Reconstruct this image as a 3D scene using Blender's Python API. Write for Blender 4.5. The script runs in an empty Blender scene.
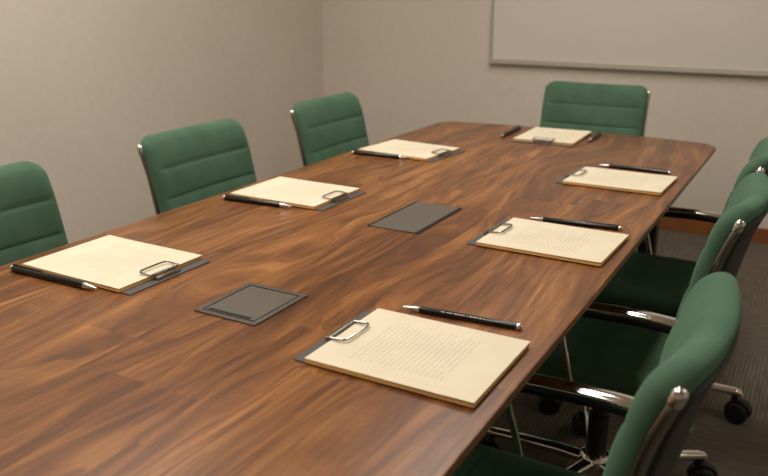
import bpy, bmesh, math, random
from mathutils import Vector, Matrix
random.seed(7)
S = bpy.context.scene
COL = S.collection
PI = math.pi

# ------------------------------------------------------------------ materials
def srgb(r, g, b):
    f = lambda c: (c/255/12.92) if c/255 <= .04045 else ((c/255+.055)/1.055)**2.4
    return (f(r), f(g), f(b), 1)

class NT:
    def __init__(s, name):
        s.m = bpy.data.materials.new(name); s.m.use_nodes = True
        s.t = s.m.node_tree; s.b = s.t.nodes['Principled BSDF']
    def n(s, typ, **kw):
        o = s.t.nodes.new(typ)
        for k, v in kw.items(): setattr(o, k, v)
        return o
    def l(s, a, b): s.t.links.new(a, b)
    def val(s, sock, v):
        if hasattr(v, 'is_output'): s.l(v, sock)
        else: sock.default_value = v
    def math(s, op, a, b=0.0, c=0.0):
        o = s.n('ShaderNodeMath', operation=op)
        s.val(o.inputs[0], a); s.val(o.inputs[1], b); s.val(o.inputs[2], c)
        return o.outputs[0]
    def noise(s, vec, scale, detail=3, rough=.5, dist=0.0):
        o = s.n('ShaderNodeTexNoise'); s.l(vec, o.inputs['Vector'])
        o.inputs['Scale'].default_value = scale; o.inputs['Detail'].default_value = detail
        o.inputs['Roughness'].default_value = rough; o.inputs['Distortion'].default_value = dist
        return o.outputs['Fac']
    def ramp(s, fac, stops):
        o = s.n('ShaderNodeValToRGB'); s.l(fac, o.inputs[0]); e = o.color_ramp.elements
        while len(e) < len(stops): e.new(.5)
        for el, (p, c) in zip(e, stops): el.position = p; el.color = c
        return o.outputs[0]
    def mix(s, fac, a, b, mode='MIX'):
        o = s.n('ShaderNodeMix', data_type='RGBA', blend_type=mode)
        s.val(o.inputs[0], fac); s.val(o.inputs[6], a); s.val(o.inputs[7], b)
        return o.outputs[2]
    def coord(s, which='Object'):
        return s.n('ShaderNodeTexCoord').outputs[which]
    def mapv(s, vec, sc=(1, 1, 1), loc=(0, 0, 0)):
        o = s.n('ShaderNodeMapping'); s.l(vec, o.inputs[0])
        o.inputs['Scale'].default_value = sc; o.inputs['Location'].default_value = loc
        return o.outputs[0]
    def bump(s, h, strength, dist=.002):
        o = s.n('ShaderNodeBump'); o.inputs['Strength'].default_value = strength
        o.inputs['Distance'].default_value = dist
        s.l(h, o.inputs['Height']); s.l(o.outputs[0], s.b.inputs['Normal'])

def simple(name, col, rough=.5, metal=0.0, vary=.06, scale=30, bump=0.0, bscale=300, spec=.5):
    t = NT(name); c = t.coord()
    f = t.noise(c, scale, 3)
    a = tuple(x*(1-vary) for x in col[:3])+(1,); b = tuple(min(1, x*(1+vary)) for x in col[:3])+(1,)
    t.l(t.ramp(f, [(.3, a), (.7, b)]), t.b.inputs['Base Color'])
    t.b.inputs['Roughness'].default_value = rough; t.b.inputs['Metallic'].default_value = metal
    t.b.inputs['Specular IOR Level'].default_value = spec
    if bump: t.bump(t.noise(c, bscale, 2), bump)
    return t.m

def fabric_mat():
    t = NT('green_fabric'); c = t.coord()
    big = t.noise(c, 9, 3, .55); fine = t.noise(c, 520, 2, .6)
    col = t.ramp(big, [(.3, srgb(73, 101, 80)), (.7, srgb(88, 118, 95))])
    col = t.mix(t.math('MULTIPLY', fine, .35), col, srgb(52, 78, 58))
    t.l(col, t.b.inputs['Base Color'])
    t.b.inputs['Roughness'].default_value = .85
    t.b.inputs['Specular IOR Level'].default_value = .2
    t.b.inputs['Sheen Weight'].default_value = .30
    t.b.inputs['Sheen Roughness'].default_value = .5
    t.b.inputs['Sheen Tint'].default_value = srgb(150, 205, 170)
    t.bump(fine, .25, .001)
    return t.m

def wood_mat():
    t = NT('walnut_veneer'); c = t.coord()
    sx = t.n('ShaderNodeSeparateXYZ'); t.l(c, sx.inputs[0]); X, Y = sx.outputs[0], sx.outputs[1]
    # staves: strips across x, boards along y, each with its own shift of the grain
    strip = t.math('FLOOR', t.math('DIVIDE', X, .19))
    wn = t.n('ShaderNodeTexWhiteNoise', noise_dimensions='1D'); t.l(strip, wn.inputs['W'])
    board = t.math('FLOOR', t.math('DIVIDE', t.math('ADD', Y, t.math('MULTIPLY', wn.outputs[0], 3.0)), 1.15))
    cv = t.n('ShaderNodeCombineXYZ'); t.l(strip, cv.inputs[0]); t.l(board, cv.inputs[1])
    wb = t.n('ShaderNodeTexWhiteNoise', noise_dimensions='2D'); t.l(cv.outputs[0], wb.inputs['Vector'])
    rnd = wb.outputs[0]
    # grain space: long in y
    warp = t.noise(t.mapv(c, (2.4, .55, 1)), 2.0, 2, .45)
    gx = t.math('ADD', X, t.math('MULTIPLY', t.math('SUBTRACT', warp, .5), .30))
    gy = t.math('ADD', t.math('MULTIPLY', Y, .085), t.math('MULTIPLY', rnd, .10))
    g = t.n('ShaderNodeCombineXYZ'); t.l(gx, g.inputs[0]); t.l(gy, g.inputs[1]); t.l(t.math('MULTIPLY', rnd, .04), g.inputs[2])
    n1 = t.noise(g.outputs[0], 7, 2, .5, .3)
    rings = t.math('FRACT', t.math('MULTIPLY', n1, 8.0))
    n2 = t.noise(g.outputs[0], 52, 5, .60, .12)
    fib = t.noise(t.mapv(c, (200, 5, 1)), 1.0, 3, .6)
    v = t.math('ADD', t.math('MULTIPLY', n1, .34), t.math('MULTIPLY', n2, .54))
    v = t.math('ADD', v, t.math('MULTIPLY', rings, .09))
    v = t.math('ADD', v, t.math('MULTIPLY', t.math('SUBTRACT', rnd, .5), .03))
    v = t.math('ADD', v, t.math('MULTIPLY', t.math('SUBTRACT', fib, .5), .16))
    col = t.ramp(v, [(.32, srgb(78, 47, 27)), (.42, srgb(103, 64, 37)), (.50, srgb(126, 80, 45)), (.58, srgb(150, 99, 54)), (.70, srgb(180, 126, 73))])
    t.l(col, t.b.inputs['Base Color'])
    t.b.inputs['Roughness'].default_value = .34
    t.b.inputs['Specular IOR Level'].default_value = .38
    t.bump(fib, .06, .0005)
    return t.m

def wall_mat(name, a, b):
    t = NT(name); c = t.coord()
    weave = t.noise(t.mapv(c, (1, 1, .35)), 260, 2, .6); big = t.noise(c, 1.3, 3, .5)
    mid = t.noise(c, 22, 3, .6)
    col = t.ramp(t.math('ADD', t.math('MULTIPLY', big, .6), t.math('MULTIPLY', mid, .4)), [(.35, a), (.65, b)])
    t.l(col, t.b.inputs['Base Color']); t.b.inputs['Roughness'].default_value = .9
    t.b.inputs['Specular IOR Level'].default_value = .2
    t.bump(weave, .25, .001)
    return t.m

def carpet_mat():
    t = NT('carpet_tiles'); c = t.coord()
    sx = t.n('ShaderNodeSeparateXYZ'); t.l(c, sx.inputs[0]); X, Y = sx.outputs[0], sx.outputs[1]
    T = .5
    par = t.math('MODULO', t.math('ADD', t.math('ADD', t.math('FLOOR', t.math('DIVIDE', X, T)), t.math('FLOOR', t.math('DIVIDE', Y, T))), 40), 2)
    a = t.noise(t.mapv(c, (110, 9, 1)), 1.0, 3, .6); b = t.noise(t.mapv(c, (9, 110, 1)), 1.0, 3, .6)
    rib = lambda q: t.math('ADD', .5, t.math('MULTIPLY', t.math('SINE', t.math('MULTIPLY', q, 2*PI/.0135)), .5))
    blend = lambda n_, q: t.math('ADD', t.math('MULTIPLY', n_, .78), t.math('MULTIPLY', rib(q), .22))
    a, b = blend(a, X), blend(b, Y)
    m = t.n('ShaderNodeMix', data_type='FLOAT'); t.l(par, m.inputs[0]); t.l(a, m.inputs[2]); t.l(b, m.inputs[3])
    f = m.outputs[0]; pile = t.noise(c, 420, 2, .6)
    v = t.math('ADD', t.math('MULTIPLY', f, .75), t.math('MULTIPLY', pile, .25))
    t.l(t.ramp(v, [(.36, srgb(90, 83, 73)), (.50, srgb(106, 98, 86)), (.64, srgb(124, 115, 101))]), t.b.inputs['Base Color'])
    t.b.inputs['Roughness'].default_value = .95; t.b.inputs['Specular IOR Level'].default_value = .1
    t.bump(v, .5, .004)
    return t.m

def paper_mat():
    """cream sheet with rows of faint printed text; local x runs from the clip (-) to the reader (+)"""
    t = NT('printed_paper'); c = t.coord()
    sx = t.n('ShaderNodeSeparateXYZ'); t.l(c, sx.inputs[0]); X, Y = sx.outputs[0], sx.outputs[1]
    P = .0086
    row = t.math('FLOOR', t.math('DIVIDE', X, P)); fr = t.math('FRACT', t.math('DIVIDE', X, P))
    inrow = t.math('MULTIPLY', t.math('GREATER_THAN', fr, .30), t.math('LESS_THAN', fr, .62))
    wn = t.n('ShaderNodeTexWhiteNoise', noise_dimensions='1D'); t.l(row, wn.inputs['W'])
    end = t.math('ADD', .055, t.math('MULTIPLY', wn.outputs[0], .030))
    oi = t.n('ShaderNodeObjectInfo')
    yy = t.math('MULTIPLY', Y, 1)
    sel = t.math('MULTIPLY', t.math('GREATER_THAN', yy, -.078), t.math('LESS_THAN', yy, end))
    xs = t.math('MULTIPLY', t.math('GREATER_THAN', X, -.085), t.math('LESS_THAN', X, .080))
    cv = t.n('ShaderNodeCombineXYZ'); t.l(t.math('MULTIPLY', Y, 120), cv.inputs[0]); t.l(t.math('MULTIPLY', row, 7.31), cv.inputs[1])
    t.l(t.math('MULTIPLY', oi.outputs['Random'], 50), cv.inputs[2])
    words = t.math('GREATER_THAN', t.noise(cv.outputs[0], 1.0, 1), .36)
    ink = t.math('MULTIPLY', t.math('MULTIPLY', inrow, sel), t.math('MULTIPLY', xs, words))
    base = t.ramp(t.noise(c, 14, 2), [(.3, srgb(226, 214, 188)), (.7, srgb(233, 221, 195))])
    t.l(t.mix(t.math('MULTIPLY', ink, .20), base, srgb(96, 92, 88)), t.b.inputs['Base Color'])
    t.b.inputs['Roughness'].default_value = .8; t.b.inputs['Specular IOR Level'].default_value = .25
    return t.m

M = dict(
    fabric=fabric_mat(), wood=wood_mat(), paper=paper_mat(), carpet=carpet_mat(),
    wall=wall_mat('woven_wallcovering', srgb(218, 208, 194), srgb(227, 217, 203)),
    ceiling=simple('ceiling_paint', srgb(226, 220, 208), .9),
    piping=simple('dark_green_piping', srgb(40, 76, 57), .9),
    shell=simple('charcoal_back_shell', srgb(46, 45, 42), .6, vary=.1, bump=.1),
    gunmetal=simple('dark_polished_steel', (.26, .255, .245, 1), .22, 1.0, vary=.03),
    chrome=simple('polished_chrome', (.72, .70, .67, 1), .10, 1.0, vary=.02),
    black=simple('black_plastic', srgb(20, 20, 20), .4),
    rubber=simple('black_rubber', srgb(16, 16, 16), .6),
    board=simple('grey_board', srgb(84, 81, 77), .55, vary=.05),
    manila=simple('manila_card', srgb(240, 190, 116), .8),
    wire=simple('nickel_wire', (.40, .375, .33, 1), .25, 1.0, vary=.03),
    silver=simple('silver_metal', (.80, .79, .77, 1), .22, 1.0, vary=.02),
    penblack=simple('black_pen_barrel', srgb(14, 14, 14), .25),
    ink=simple('pale_print', srgb(196, 192, 184), .6),
    hatch=simple('hatch_lid', srgb(92, 84, 74), .65, vary=.05),
    hatchframe=simple('hatch_frame', srgb(88, 81, 73), .45, .2, vary=.05),
    gap=simple('dark_groove', srgb(22, 20, 19), .8),
    legmetal=simple('black_table_steel', srgb(24, 23, 22), .5),
    skirt=simple('brown_baseboard_wood', srgb(140, 84, 44), .5, vary=.15, scale=8),
    wboard=simple('whiteboard_surface', srgb(222, 215, 203), .38, vary=.015, scale=2),
    alu=simple('aluminium_trim', srgb(188, 181, 168), .45, .15, vary=.03),
)

# ------------------------------------------------------------------ helpers
def link(o, parent=None):
    COL.objects.link(o)
    if parent is not None: o.parent = parent
    return o
def obj(name, geo, mat, parent=None, smooth=True, loc=None):
    v, f = geo
    me = bpy.data.meshes.new(name)
    me.from_pydata([tuple(p) for p in v], [], f); me.update()
    bm = bmesh.new(); bm.from_mesh(me)
    bmesh.ops.remove_doubles(bm, verts=bm.verts, dist=1e-6)
    bmesh.ops.recalc_face_normals(bm, faces=bm.faces)
    bm.to_mesh(me); bm.free()
    me.materials.append(M[mat])
    if smooth:
        me.polygons.foreach_set('use_smooth', [True]*len(me.polygons))
        me.set_sharp_from_angle(angle=math.radians(38))
    o = bpy.data.objects.new(name, me)
    if loc: o.location = loc
    return link(o, parent)
def thing(name, label, cat, loc=(0, 0, 0), rz=0.0, group=None):
    o = bpy.data.objects.new(name, None); o.empty_display_size = .1
    o.location = loc; o.rotation_euler = (0, 0, rz)
    o['label'] = label; o['category'] = cat
    if group: o['group'] = group
    return link(o)
def tag(o, label, cat, group=None):
    o['label'] = label; o['category'] = cat
    if group: o['group'] = group
    return o
def struct(o): o['kind'] = 'structure'; return o
def dup(root, loc, rz, label):
    r = root.copy(); COL.objects.link(r); r.location = loc; r.rotation_euler = (0, 0, rz); r['label'] = label; r.scale = (1, 1, 1)
    for ch in list(root.children):
        c = ch.copy(); COL.objects.link(c); c.parent = r
        for g in list(ch.children):
            d = g.copy(); COL.objects.link(d); d.parent = c
    return r
def join(*geos):
    V, F = [], []
    for v, f in geos:
        k = len(V); V += [Vector(p) for p in v]; F += [tuple(i+k for i in q) for q in f]
    return V, F
def box(x0, x1, y0, y1, z0, z1, b=0.0):
    """box, edges bevelled by b"""
    bm = bmesh.new(); bmesh.ops.create_cube(bm, size=1)
    for v in bm.verts:
        v.co = Vector(((x0+x1)/2+v.co.x*(x1-x0), (y0+y1)/2+v.co.y*(y1-y0), (z0+z1)/2+v.co.z*(z1-z0)))
    if b: bmesh.ops.bevel(bm, geom=list(bm.edges), offset=b, segments=2, affect='EDGES', profile=.6)
    bm.verts.index_update()
    r = [v.co.copy() for v in bm.verts], [tuple(v.index for v in f.verts) for f in bm.faces]
    bm.free(); return r
def xf(geo, m): return [m @ Vector(p) for p in geo[0]], geo[1]
def sweep(path, sect, up=Vector((0, 1, 0)), closed=False, cap=True):
    """sweep a section along a path; sect(i, t) -> list of (a, b): a along side, b along normal; up = rough side axis"""
    path = [Vector(p) for p in path]; n = len(path); V, F = [], []; m = None
    for i, p in enumerate(path):
        a = path[(i-1) % n] if (closed or i) else p; b = path[(i+1) % n] if (closed or i < n-1) else p
        t = (b-a).normalized(); side = (up - t*up.dot(t)).normalized(); nor = t.cross(side)
        pts = sect(i, i/(n-1)); m = len(pts)
        V += [p+side*x+nor*y for x, y in pts]
    rng = n if closed else n-1
    for i in range(rng):
        for j in range(m):
            i2 = (i+1) % n; j2 = (j+1) % m
            F.append((i*m+j, i*m+j2, i2*m+j2, i2*m+j))
    if cap and not closed:
        F.append(tuple(range(m))); F.append(tuple(range((n-1)*m, n*m)))
    return V, F
def circ(r, k=12, ry=None):
    ry = r if ry is None else ry
    return [(r*math.cos(2*PI*j/k), ry*math.sin(2*PI*j/k)) for j in range(k)]
def tube(path, r, k=10, up=Vector((0, 1, 0)), closed=False):
    return sweep(path, lambda i, t: circ(r, k), up, closed)
def lathe(prof, k=24):
    """prof: (r, z) pairs, about z"""
    V, F = [], []; n = len(prof)
    for r, z in prof: V += [Vector((r*math.cos(2*PI*j/k), r*math.sin(2*PI*j/k), z)) for j in range(k)]
    for i in range(n-1):
        for j in range(k):
            j2 = (j+1) % k; F.append((i*k+j, i*k+j2, (i+1)*k+j2, (i+1)*k+j))
    F.append(tuple(range(k))); F.append(tuple(range((n-1)*k, n*k)))
    return V, F
def arc(c, r, a0, a1, n=8, plane='xz'):
    out = []
    for i in range(n+1):
        a = math.radians(a0+(a1-a0)*i/n); p = (r*math.cos(a), r*math.sin(a))
        out.append(Vector((c[0]+p[0], c[1], c[2]+p[1])) if plane == 'xz' else Vector((c[0]+p[0], c[1]+p[1], c[2])))
    return out
def smoothpath(pts, n=8):
    """Catmull-Rom"""
    P = [Vector(p) for p in pts]; P = [2*P[0]-P[1]]+P+[2*P[-1]-P[-2]]; out = []
    for i in range(1, len(P)-2):
        for k in range(n):
            t = k/n
            out.append(.5*((2*P[i])+(P[i+1]-P[i-1])*t+(2*P[i-1]-5*P[i]+4*P[i+1]-P[i+2])*t*t+(3*P[i]-P[i-1]-3*P[i+1]+P[i+2])*t**3))
    out.append(P[-2]); return out

def pad(a, b, R, r, tf, tb, place, front=None, nin=34):
    """upholstered pad: rounded rectangle half size a x b, corner R, edge roll r, thickness tf in front, tb behind.
    place(u, v, w) -> point; front(u, v, d) -> extra front offset"""
    def axis(h):
        e = [h-r*(1-math.cos(math.radians(q))) for q in (0, 14, 28, 44, 62, 90)]
        hi = h-r; mid = [hi*(2*i/nin-1) for i in range(1, nin)]
        return [-x for x in e]+mid+e[::-1]
    U, Vv = axis(a), axis(b); nu, nv = len(U), len(Vv)
    V, F, idx = [], [], {}
    def info(u, v):
        p = (abs(u)-(a-R))/R; q = (abs(v)-(b-R))/R
        if p > 0 and q > 0:
            x, y = p*math.sqrt(1-q*q/2), q*math.sqrt(1-p*p/2)
            d = R*(1-math.hypot(x, y))
            return math.copysign(a-R+x*R, u), math.copysign(b-R+y*R, v), max(d, 0)
        return u, v, max(min(a-abs(u), b-abs(v)), 0)
    for side in (1, -1):
        for i, u0 in enumerate(U):
            for j, v0 in enumerate(Vv):
                rim = i in (0, nu-1) or j in (0, nv-1)
                if rim and side == -1: idx[(side, i, j)] = idx[(1, i, j)]; continue
                u, v, d = info(u0, v0)
                k = 1 if d >= r else math.sqrt(max(0, 1-((r-d)/r)**2))
                if rim: k = 0
                w = tf*k if side == 1 else -tb*k
                if side == 1 and front: w += front(u, v, d)*k
                idx[(side, i, j)] = len(V); V.append(Vector(place(u, v, w)))
        for i in range(nu-1):
            for j in range(nv-1):
                F.append((idx[(side, i, j)], idx[(side, i+1, j)], idx[(side, i+1, j+1)], idx[(side, i, j+1)]))
    return V, F
def rrect(a, b, R, n=6, m=10):
    """closed outline, counterclockwise, dense on the straight runs"""
    P = []
    for cx, cy, a0 in ((a-R, b-R, 0), (-a+R, b-R, 90), (-a+R, -b+R, 180), (a-R, -b+R, 270)):
        P += [(cx+R*math.cos(math.radians(a0+90*i/n)), cy+R*math.sin(math.radians(a0+90*i/n))) for i in range(n+1)]
    out = []
    for i, p in enumerate(P):
        q = P[(i+1) % len(P)]; out.append(p); L = math.hypot(q[0]-p[0], q[1]-p[1])
        if L > .05: out += [(p[0]+(q[0]-p[0])*k/m, p[1]+(q[1]-p[1])*k/m) for k in range(1, m)]
    return out
def slab(outline, levels):
    """solid from an outline: levels = [(inset, z)...] bottom to top; inset towards the centroid by vertex normals"""
    n = len(outline); V, F = [], []
    nrm = []
    for i in range(n):
        a, b = Vector(outline[i-1]), Vector(outline[(i+1) % n]); t = (b-a).normalized(); nrm.append(Vector((-t.y, t.x)))
    for ins, z in levels:
        V += [Vector((p[0]+q.x*ins, p[1]+q.y*ins, z)) for p, q in zip(outline, nrm)]
    for k in range(len(levels)-1):
        for i in range(n):
            j = (i+1) % n; F.append((k*n+i, k*n+j, (k+1)*n+j, (k+1)*n+i))
    F.append(tuple(range(n))[::-1]); F.append(tuple(range((len(levels)-1)*n, len(levels)*n)))
    return V, F

# ------------------------------------------------------------------ the room
XL, XR, YN, YF, ZC = -3.0, 2.2, -2.4, 4.5, 2.7
def plain(name, geo, mat): return struct(obj(name, geo, mat, smooth=False))
plain('floor', box(XL-.1, XR+.1, YN-.1, YF+.1, -.1, 0), 'carpet')
plain('ceiling', box(XL-.1, XR+.1, YN-.1, YF+.1, ZC, ZC+.1), 'ceiling')
plain('wall_left', box(XL-.1, XL, YN-.1, YF+.1, 0, ZC), 'wall')
plain('wall_right', box(XR, XR+.1, YN-.1, YF+.1, 0, ZC), 'wall')
plain('wall_back', box(XL, XR, YF, YF+.1, 0, ZC), 'wall')
plain('wall_front', box(XL, XR, YN-.1, YN, 0, ZC), 'wall')
plain('baseboard_back', box(XL+.014, XR, YF-.014, YF, 0, .078, .003), 'skirt')
plain('baseboard_left', box(XL, XL+.014, YN, YF, 0, .078, .003), 'skirt')
plain('baseboard_right', box(XR-.014, XR, YN, YF-.014, 0, .078, .003), 'skirt')

# ------------------------------------------------------------------ whiteboard
wb = thing('whiteboard', 'large pale whiteboard with slim aluminium trim on the back wall', 'whiteboard', (-.45, YF, .885))
obj('panel', box(-1.335, 1.335, -.018, 0, .012, 1.16), 'wboard', wb, False)
def side_trim(x): return box(x-.008, x+.008, -.024, 0, 0, 1.17, .002)
obj('side_frame', side_trim(-1.34), 'alu', wb); obj('side_frame', side_trim(1.34), 'alu', wb)
obj('top_frame', box(-1.348, 1.348, -.024, 0, 1.16, 1.178, .002), 'alu', wb)
obj('pen_tray', join(box(-1.348, 1.348, -.040, 0, -.010, .002, .002), box(-1.348, 1.348, -.026, 0, .002, .016, .002)), 'alu', wb)

# ------------------------------------------------------------------ table
TZ = .74
def table_outline():
    xl, xr, y0, y1 = -1.478, -.338, -.48, 3.165
    cx = (xl+xr)/2; hw = (xr-xl)/2; cy = (y0+y1)/2; hl = (y1-y0)/2
    R = .075; P = []
    for sx, sy in ((1, 1), (-1, 1), (-1, -1), (1, -1)):
        c = (cx+sx*(hw-R), cy+sy*(hl-R)); a0 = {(1, 1): 0, (-1, 1): 90, (-1, -1): 180, (1, -1): 270}[(sx, sy)]
        P += [(c[0]+R*math.cos(math.radians(a0+9*i)), c[1]+R*math.sin(math.radians(a0+9*i))) for i in range(11)]
    out = []
    for i, p in enumerate(P):
        q = P[(i+1) % len(P)]; out.append(p)
        if math.hypot(q[0]-p[0], q[1]-p[1]) > .2: out += [(p[0]+(q[0]-p[0])*k/24, p[1]+(q[1]-p[1])*k/24) for k in range(1, 24)]
    res = []
    for x, y in out:                                   # gently bowed ends
        u = (x-cx)/hw; k = (y-cy)/hl
        res.append((x, y+.05*(1-u*u)*k))
    return res
tbl = thing('conference_table', 'long walnut conference table with rounded corners down the middle of the room', 'table', (-.908, 1.34, 0))
TO = Vector((-.908, 1.34, 0))
ol = [(x-TO.x, y-TO.y) for x, y in table_outline()]
obj('tabletop', slab(ol, [(.030, TZ-.036), (.004, TZ-.018), (0, TZ-.014), (0, TZ-.003), (.0012, TZ-.0008), (.004, TZ)]), 'wood', tbl)
for sx in (-1, 1):
    for sy in (-1, 1):
        lx, ly = sx*.39, sy*1.62
        obj('leg', join(box(lx-.03, lx+.03, ly-.03, ly+.03, .008, TZ-.066, .004), box(lx-.045, lx+.045, ly-.045, ly+.045, 0, .008)), 'legmetal', tbl)
obj('apron_frame', join(box(-.42, .42, -1.65, -1.59, TZ-.066, TZ-.036), box(-.42, .42, 1.59, 1.65, TZ-.066, TZ-.036),
    box(-.42, -.36, -1.59, 1.59, TZ-.066, TZ-.036), box(.36, .42, -1.59, 1.59, TZ-.066, TZ-.036)), 'legmetal', tbl, False)

# ------------------------------------------------------------------ power hatches in the table
def frame_ring(x0, x1, y0, y1, w, z0, z1):
    return join(box(x0, x1, y0, y0+w, z0, z1, .0006), box(x0, x1, y1-w, y1, z0, z1, .0006),
                box(x0, x0+w, y0+w, y1-w, z0, z1, .0006), box(x1-w, x1, y0+w, y1-w, z0, z1, .0006))
ha = thing('cable_hatch', 'smaller square grey cable hatch with raised rim set in the tabletop nearer the front', 'cable hatch', (-.881, 1.066, TZ), 0, 'cable hatches in the tabletop')
obj('rim', frame_ring(-.070, .070, -.081, .081, .011, 0, .003), 'hatchframe', ha)
obj('lid', box(-.0565, .0565, -.0665, .0665, 0, .0028, .0006), 'hatch', ha)
obj('gasket', frame_ring(-.059, .059, -.070, .070, .0035, 0, .0012), 'gap', ha, False)
obj('finger_slot', box(-.050, .046, -.0655, -.0585, .0024, .0032), 'gap', ha, False)
hb = thing('cable_hatch', 'longer plain grey cable hatch lid set in the middle of the tabletop', 'cable hatch', (-.879, 1.734, TZ), 0, 'cable hatches in the tabletop')
obj('lid', box(-.062, .062, -.130, .130, 0, .0026, .0006), 'hatch', hb)
obj('hinge_strip', box(-.070, -.0625, -.130, .130, 0, .0020), 'gap', hb, False)
obj('hinge_strip', box(.0625, .070, -.130, .130, 0, .0020), 'gap', hb, False)

# ------------------------------------------------------------------ chairs (local: faces +x, origin on the floor under the column)
LEAN = math.radians(12.5)
EV = Vector((-math.sin(LEAN), 0, math.cos(LEAN))); EN = Vector((math.cos(LEAN), 0, math.sin(LEAN)))
BH, BW = .215, .222                                    # half height and width of the backrest
BC = Vector((-.243, 0, .672))                          # middle of the backrest
WRAP = .030
def bpos(u, v, w):
    k = u/BW
    roll = -.020*max(0, (v-.09)/.125)**2               # the top rolls away
    lum = .010*(1-(v/BH)**2)*0
    # sides come forward and the normal turns inwards with them
    wrap = WRAP*k*k; sl = 2*WRAP*k/BW
    nrm = (EN-Vector((0, 1, 0))*sl).normalized()
    return BC+Vector((0, u, 0))+EV*v+EN*(wrap+roll+lum)+nrm*w
SEAMS = [(.779-.672)/math.cos(LEAN), (.688-.672)/math.cos(LEAN), (.59-.672)/math.cos(LEAN), (.50-.672)/math.cos(LEAN)]
def groove(v, seams, lo, hi):
    e = sorted(seams+[lo, hi]); g = 0
    for s in seams: g -= .0040*math.exp(-((v-s)/.0036)**2)
    for a, b in zip(e, e[1:]):
        if a <= v <= b:
            t = (v-a)/(b-a); g += .0036*(1-(2*t-1)**2)
    return g
def bfront(u, v, d):
    k = min(1, max(0, (d-.004)/.016)); return groove(v, SEAMS, -BH, BH)*k
def spos(u, v, w):
    """seat: u across, v forward"""
    x = .045+v; dip = .008*(u/.23)**2
    fall = -.035*max(0, (v-.13)/.12)**2
    return Vector((x, u, .422+dip+fall+w))
SSE = [-.14, -.045, .05, .145]
def sfront(u, v, d):
    k = min(1, max(0, (d-.012)/.03)); return groove(v, SSE, -.25, .25)*k

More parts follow.
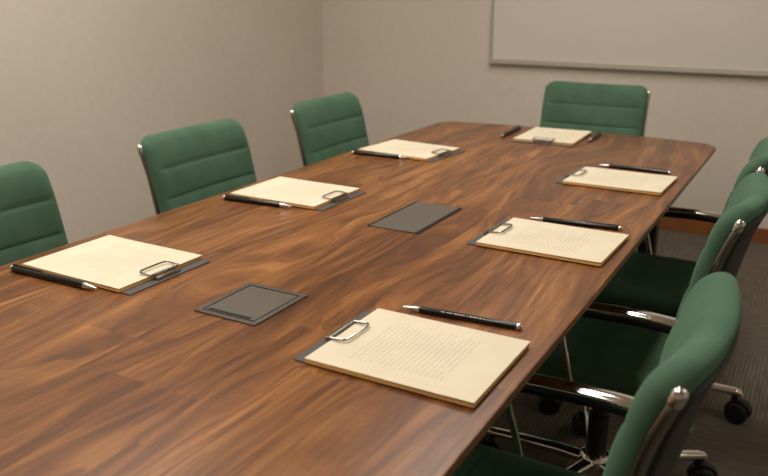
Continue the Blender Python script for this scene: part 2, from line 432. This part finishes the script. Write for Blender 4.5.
def dense_axis_pad(*a, **k): return pad(*a, **k)
def make_chair(label, rz, loc):
    t = thing('office_chair', label, 'chair', loc, rz, 'green office chairs around the table')
    # backrest with its charcoal rear shell and welt
    bk = obj('backrest', pad(BW, BH, .046, .024, .022, .024, bpos, bfront, 64), 'fabric', t)
    obj('rear_shell', pad(BW-.026, BH-.030, .045, .006, .004, .006, lambda u, v, w: bpos(u, v, w-.027), None, 20), 'shell', bk)
    obj('piping', tube([bpos(x, y, -.0245) for x, y in rrect(BW-.024, BH-.026, .046)], .0030, 6, EN, True), 'piping', bk)
    # chrome rails behind both edges of the back, turning forward under the seat
    for s in (-1, 1):
        u = s*(BW-.008)
        pts = [bpos(u, v, -.020) for v in (.180, .10, .02, -.08, -.17)]
        e = pts[-1]
        pts += [Vector((e.x-.002, e.y, .415)), Vector((e.x+.05, e.y-s*.010, .380)), Vector((0, s*.185, .372)), Vector((.16, s*.18, .372))]
        path = smoothpath(pts, 6); n = len(path)
        def sec(i, q, n=n):
            k = math.sqrt(1-(1-min(1, (i+.35)/2.2))**2)
            return [(x*k, y*k) for x, y in circ(.0085, 12, .0095)]
        rl = obj('back_rail', sweep(path, sec), 'gunmetal', t)
        q = pts[0]+EV*.004; ax = (pts[0]-pts[1]).normalized()
        prof = [(.0096, -.016), (.0106, -.012), (.0108, -.002), (.0090, .005), (.005, .0085), (.001, .0095)]
        obj('rail_cap', xf(lathe(prof, 16), Matrix.Translation(q) @ Vector((0, 0, 1)).rotation_difference(ax).to_matrix().to_4x4()), 'chrome', rl)
    seat = obj('seat', pad(.205, .25, .05, .026, .030, .028, spos, sfront, 56), 'fabric', t)
    obj('under_shell', pad(.186, .225, .05, .006, .004, .006, lambda u, v, w: spos(u, v, w-.030), None, 14), 'shell', seat)
    # arms
    for s in (-1, 1):
        y = s*ARM
        a0 = bpos(s*(BW-.012), -.100, -.030)
        pts = [a0, Vector((-.252, y, .592)), Vector((-.20, y, .600)), Vector((-.13, y, .605)), Vector((-.05, y, .605)), Vector((.04, y, .600)), Vector((.085, y, .584)), Vector((.102, y, .560))]
        path = smoothpath(pts, 7); n = len(path)
        def grow(q): return (.6+.4*min(1, max(0, (q-.03)/.12)))*(1-.55*max(0, (q-.70)/.30))
        def body(i, q):
            g = grow(q); return [(math.copysign(abs(c)**.6, c)*.0195*g, math.copysign(abs(d)**.6, d)*.0120*g+SG*.0045) for c, d in circ(1, 20)]
        def cap(i, q):
            g = grow(q); return [(math.copysign(abs(c)**.8, c)*.0215*g, math.copysign(abs(d)**.8, d)*.0095*g-SG*.0070*g) for c, d in circ(1, 24)]
        ar = obj('armrest', sweep(path, body), 'black', t)
        obj('arm_cap', sweep(path, cap), 'chrome', ar)
        st = smoothpath([Vector((.072, y, .590)), Vector((.058, y+s*.004, .53)), Vector((.040, y+s*.008, .46)), Vector((.024, y+s*.004, .395)), Vector((.020, y-s*.02, .374))], 6)
        obj('arm_post', tube(st, .0075, 10), 'chrome', ar)
    # mechanism and column
    obj('tilt_mechanism', join(box(-.11, .13, -.075, .075, .335, .395, .012), box(-.03, .03, -.19, .19, .364, .384, .004)), 'black', t)
    obj('tilt_lever', join(tube([(.02, -.07, .36), (.02, -.17, .355), (.02, -.22, .352)], .005, 8, Vector((0, 0, 1))), tube([(.02, -.215, .352), (.02, -.255, .350)], .009, 10, Vector((0, 0, 1)))), 'black', t)
    obj('column', lathe([(.027, .10), (.027, .24), (.022, .242), (.022, .262), (.016, .264), (.016, .35)], 20), 'black', t)
    obj('hub', lathe([(.030, .062), (.042, .066), (.044, .112), (.036, .124), (.028, .126)], 24), 'chrome', t)
    for k in range(5):
        a = BASE0+2*PI*k/5; c, sn = math.cos(a), math.sin(a)
        m = Matrix.Rotation(a, 4, 'Z')
        path = [(.03, 0, .100), (.10, 0, .104), (.20, 0, .102), (.292, 0, .098), (.306, 0, .095), (.311, 0, .086)]
        def sec(i, q):
            w = .020-.008*q; h = .014-.005*q
            return [(math.copysign(abs(x)**.6, x)*w, math.copysign(abs(y)**.6, y)*h) for x, y in circ(1, 14)]
        leg = obj('base_leg', xf(sweep(path, sec), m), 'chrome', t)
        # twin-wheel caster
        q = Matrix.Translation((.294*c, .294*sn, 0)) @ Matrix.Rotation(a+.7*math.sin(3*k+1), 4, 'Z')
        wheel = lambda y0: xf(lathe([(.010, -.011), (.029, -.011), (.034, -.006), (.034, .006), (.029, .011), (.010, .011)], 20), q @ Matrix.Translation((.016, y0, .034)) @ Matrix.Rotation(PI/2, 4, 'X'))
        hood = sweep([q @ Vector((.016+.037*math.cos(math.radians(g)), 0, .034+.037*math.sin(math.radians(g)))) for g in range(20, 181, 20)],
                     lambda i, tt: [(x, y) for x, y in ((-.012, -.003), (.012, -.003), (.012, .003), (-.012, .003))], (q.to_3x3() @ Vector((0, 1, 0))))
        stem = xf(lathe([(.009, .0), (.009, .045)], 12), q @ Matrix.Translation((0, 0, .046)))
        obj('caster', join(wheel(-.020), wheel(.020), hood, stem, xf(box(.004, .028, -.010, .010, .018, .045, .002), q)), 'rubber', leg)
    return t
ARM = .206; SG = -1; BASE0 = .0
proto = make_chair('green office chair on the right, nearest the camera, its back cut by the bottom edge', PI, (-.385, 1.082, 0)); proto.scale.y = .93
def drop_arm(ch, side):
    """this chair shows one arm only"""
    for o in list(ch.children):
        if o.name.startswith('armrest') and side*o.data.vertices[0].co.y > 0:
            for g in list(o.children): bpy.data.objects.remove(g)
            bpy.data.objects.remove(o)
def turn_base(ch, deg):
    """the five-star base swivels under the chair"""
    for o in ch.children:
        if o.name.startswith('base_leg'): o.rotation_euler.z = math.radians(deg)
c = dup(proto, (-.403, 1.868, 0), PI, 'green office chair second from the camera on the right, chrome arm and seat showing'); turn_base(c, 0); c.scale.y = .94; drop_arm(c, -1)
c = dup(proto, (-.412, 2.42, 0), PI, 'green office chair on the right farthest from the camera, cut by the right edge'); turn_base(c, -28); c.scale.y = .95; drop_arm(c, 1)
dup(proto, (-1.47, 1.08, 0), 0, 'green office chair on the left cut by the left edge of the picture')
dup(proto, (-1.47, 1.868, 0), 0, 'green office chair in the middle of the three along the left side')
dup(proto, (-1.49, 2.66, 0), 0, 'green office chair on the left farthest from the camera, near the room corner')
c = dup(proto, (-.947, 3.41, 0), -PI/2, 'green office chair at the far head of the table under the whiteboard'); c.scale.y = 1.07

# ------------------------------------------------------------------ clipboards and papers (local x: clip at -, reader at +; y across)
def make_clipboard(label, loc, rz):
    t = thing('clipboard', label, 'clipboard', loc, rz, 'clipboards laid at each seat')
    obj('board', slab([(x-.004, y) for x, y in rrect(.1535, .1125, .004, 3, 4)], [(.0005, 0), (0, .0005), (0, .0022), (.0005, .0027)]), 'board', t)
    # wire clip: flat bar on the board and a raised wire loop over the paper
    cp = obj('clip', join(box(-.1500, -.1370, -.032, .032, .0027, .0100, .001), tube([(-.137, -.040, .0135), (-.137, .040, .0135)], .0026, 10, Vector((0, 0, 1)))), 'wire', t)
    loop = [Vector((-.137, -.038, .0135)), Vector((-.118, -.0385, .0150)), Vector((-.106, -.034, .0160)), Vector((-.104, 0, .0162)), Vector((-.106, .034, .0160)), Vector((-.118, .0385, .0150)), Vector((-.137, .038, .0135))]
    obj('wire_loop', tube(smoothpath(loop, 6), .0022, 8, Vector((0, 0, 1))), 'wire', cp)
    return t
def make_papers(label, loc, rz):
    t = thing('paper_stack', label, 'papers', loc, rz, 'cream paper stacks held on the clipboards')
    obj('card_backing', slab(rrect(.1425, .1155, .002, 2, 4), [(0, .0030), (0, .0080)]), 'manila', t, False, None)
    def sheet(z0, z1, ins, rot, lift):
        n, m = 24, 12; V, F = [], []; hx, hy = .1432-ins, .1155-ins
        mt = Matrix.Rotation(rot, 4, 'Z')
        def curl(x, y): return lift*max(0, (x/hx-.2)/.8)**2*(.4+.6*(.5-.5*y/hy))
        for zz in (z0, z1):
            for i in range(n+1):
                for j in range(m+1):
                    x, y = -hx+2*hx*i/n, -hy+2*hy*j/m
                    V.append(mt @ Vector((x, y, zz+curl(x, y))))
        w = m+1; o = (n+1)*w
        for i in range(n):
            for j in range(m):
                a = i*w+j; F.append((a, a+1, a+w+1, a+w)); F.append((o+a, o+a+w, o+a+w+1, o+a+1))
        for i in range(n):
            for j in (0, m): a = i*w+j; F.append((a, a+w, o+a+w, o+a))
        for j in range(m):
            for i in (0, n): a = i*w+j; F.append((a, a+1, o+a+1, o+a))
        return V, F
    obj('lower_sheet', sheet(.0082, .0092, .0015, .006, .0006), 'manila', t, False)
    obj('top_sheet', sheet(.0098, .0106, .0, -.004, .0012), 'paper', t, False)
    return t
# centre of the whole board, direction of the clip, spin
SPOTS = [
    # name, cx, cy, rz, clip label
    ('R1', -.520, 1.024, 0.0, 'clipboard on the right nearest the camera, at the front corner of the table'),
    ('R2', -.517, 1.699, -.018, 'second clipboard from the camera along the right side, right of the longer hatch'),
    ('R3', -.525, 2.376, -.02, 'farthest clipboard along the right side of the table'),
    ('L1', -1.265, 1.096, PI-.008, 'clipboard on the left nearest the camera, left of the smaller hatch'),
    ('L2', -1.276, 1.775, PI-.010, 'middle clipboard along the left side, in front of the middle left chair'),
    ('L3', -1.280, 2.480, PI-.10, 'farthest clipboard along the left side, in front of the left chair near the corner'),
    ('E', -.925, 2.995, PI/2+.03, 'clipboard at the far head of the table between two pens'),
]
plabels = {
    'R1': 'cream printed papers on the nearest right clipboard, largest stack in view',
    'R2': 'cream printed papers on the middle clipboard of the right side',
    'R3': 'cream printed papers on the farthest clipboard of the right side',
    'L1': 'cream printed papers on the nearest left clipboard, beside the pen at the left edge',
    'L2': 'cream printed papers on the middle clipboard of the left side',
    'L3': 'cream printed papers on the farthest clipboard of the left side',
    'E': 'cream papers on the clipboard at the far head of the table'}
cb = pp = None
PZ = .0100
for nm, cx, cy, rz, lab in SPOTS:
    off = Vector((PZ, 0, 0)); off.rotate(Matrix.Rotation(rz, 3, 'Z'))
    ploc = (cx+off.x, cy+off.y, TZ)
    if cb is None:
        cb = make_clipboard(lab, (cx, cy, TZ), rz); pp = make_papers(plabels[nm], ploc, rz)
    else:
        dup(cb, (cx, cy, TZ), rz, lab); dup(pp, ploc, rz, plabels[nm])

# ------------------------------------------------------------------ pens (local: tip towards -x, lies on the table)
def make_pen(label, a, b, lettered=False, fat=1.0):
    a, b = Vector((a[0], a[1])), Vector((b[0], b[1])); L = (b-a).length; c = (a+b)/2; R = .0062*fat
    t = thing('pen', label, 'pen', (c.x, c.y, TZ), math.atan2((b-a).y, (b-a).x), 'black pens beside the clipboards')
    X = Matrix.Translation((-L/2, 0, R)) @ Matrix.Rotation(PI/2, 4, 'Y')
    obj('tip', xf(lathe([(.0010, 0), (.0016, .004), (R*.62, .016), (R*.92, .028), (R*.94, .033)], 16), X), 'silver', t)
    obj('barrel', xf(lathe([(R*.94, .033), (R, .035), (R, L-.012), (R*.96, L-.010)], 18), X), 'penblack', t)
    obj('end_cap', xf(lathe([(R*.96, L-.010), (R, L-.009), (R*.9, L-.003), (R*.55, L)], 18), X), 'silver', t)
    # clip strip along the upper side
    clip = sweep([(-L/2+L*.60, 0, 2*R-.0002), (-L/2+L*.62, 0, 2*R+.0014), (-L/2+L*.94, 0, 2*R+.0014), (-L/2+L-.008, 0, 2*R-.0004)], lambda i, q: [(-.0016, -.0005), (.0016, -.0005), (.0016, .0005), (-.0016, .0005)])
    if lettered:
        g = []; x = -.035
        rr = random.Random(3)
        while x < .045:
            w = rr.choice((.0022, .003, .0036, .0018))
            th = math.radians(52)
            p = []
            for q in (-1, 1):
                for h in (-.0011, .0011):
                    ang = th+h/R
                    p.append(Vector((x+(w/2)*q, -R*1.012*math.cos(ang), R+R*1.012*math.sin(ang))))
            g.append(([p[0], p[1], p[3], p[2]], [(0, 1, 2, 3)])); x += w+rr.choice((.0008, .0008, .0008, .003))
        obj('printed_lettering', join(*g), 'ink', t, False)
    else:
        obj('pocket_clip', clip, 'penblack', t)
    return t
make_pen('black pen with silver tip and pale lettering beside the nearest right clipboard', (-.622, 1.178), (-.400, 1.196), True, 1.0)
make_pen('black pen with silver tip beside the middle right clipboard', (-.616, 1.851), (-.388, 1.868))
make_pen('black pen with silver tip beside the farthest right clipboard', (-.628, 2.565), (-.398, 2.553))
make_pen('thick black pen with silver end at the left edge, beside the nearest left clipboard', (-1.180, .966), (-1.430, .962), False, 1.18)
make_pen('thick black pen with silver end beside the middle left clipboard', (-1.205, 1.640), (-1.428, 1.626), False, 1.12)
make_pen('thick black pen with silver end beside the farthest left clipboard', (-1.226, 2.352), (-1.446, 2.338), False, 1.12)
make_pen('black pen left of the clipboard at the far head of the table', (-1.100, 2.880), (-1.108, 3.13), False, 1.18)
make_pen('black pen right of the clipboard at the far head of the table', (-.775, 2.965), (-.778, 3.15), False, 1.18)

# ------------------------------------------------------------------ light
def area(name, loc, size, power, col=(1, .94, .865), rot=(0, 0, 0)):
    l = bpy.data.lights.new(name, 'AREA'); l.shape = 'RECTANGLE'; l.size, l.size_y = size; l.energy = power; l.color = col
    o = bpy.data.objects.new(name, l); o.location = loc; o.rotation_euler = rot; COL.objects.link(o); return o
area('overhead_light', (-.82, .35, ZC-.02), (.34, 1.5), 20)
area('overhead_light', (-.82, 2.75, ZC-.02), (.34, 1.5), 24)
area('overhead_light', (-2.1, 1.2, ZC-.02), (.6, 2.4), 36)  # added wall wash that brightens the walls, not a known fixture
area('overhead_light', (1.5, 1.9, ZC-.02), (.6, 1.2), 11)  # added fill that lifts the carpet on the right, no fixture known there
w = bpy.data.worlds.new('World'); S.world = w; w.use_nodes = True
w.node_tree.nodes['Background'].inputs[0].default_value = (1, .9, .78, 1); w.node_tree.nodes['Background'].inputs[1].default_value = .05

# ------------------------------------------------------------------ camera
cam = bpy.data.cameras.new('camera'); cam.sensor_width = 36; cam.lens = 787.24/768*36
cam.dof.use_dof = True; cam.dof.focus_distance = 1.62; cam.dof.aperture_fstop = 4.0
cam.clip_start = .02
co = bpy.data.objects.new('camera', cam); COL.objects.link(co)
co.location = (0, 0, 1.30); co.rotation_euler = (math.radians(90-17.607), 0, math.radians(29.346))
S.camera = co
S.view_settings.view_transform = 'Standard'; S.view_settings.look = 'None'; S.view_settings.exposure = 0
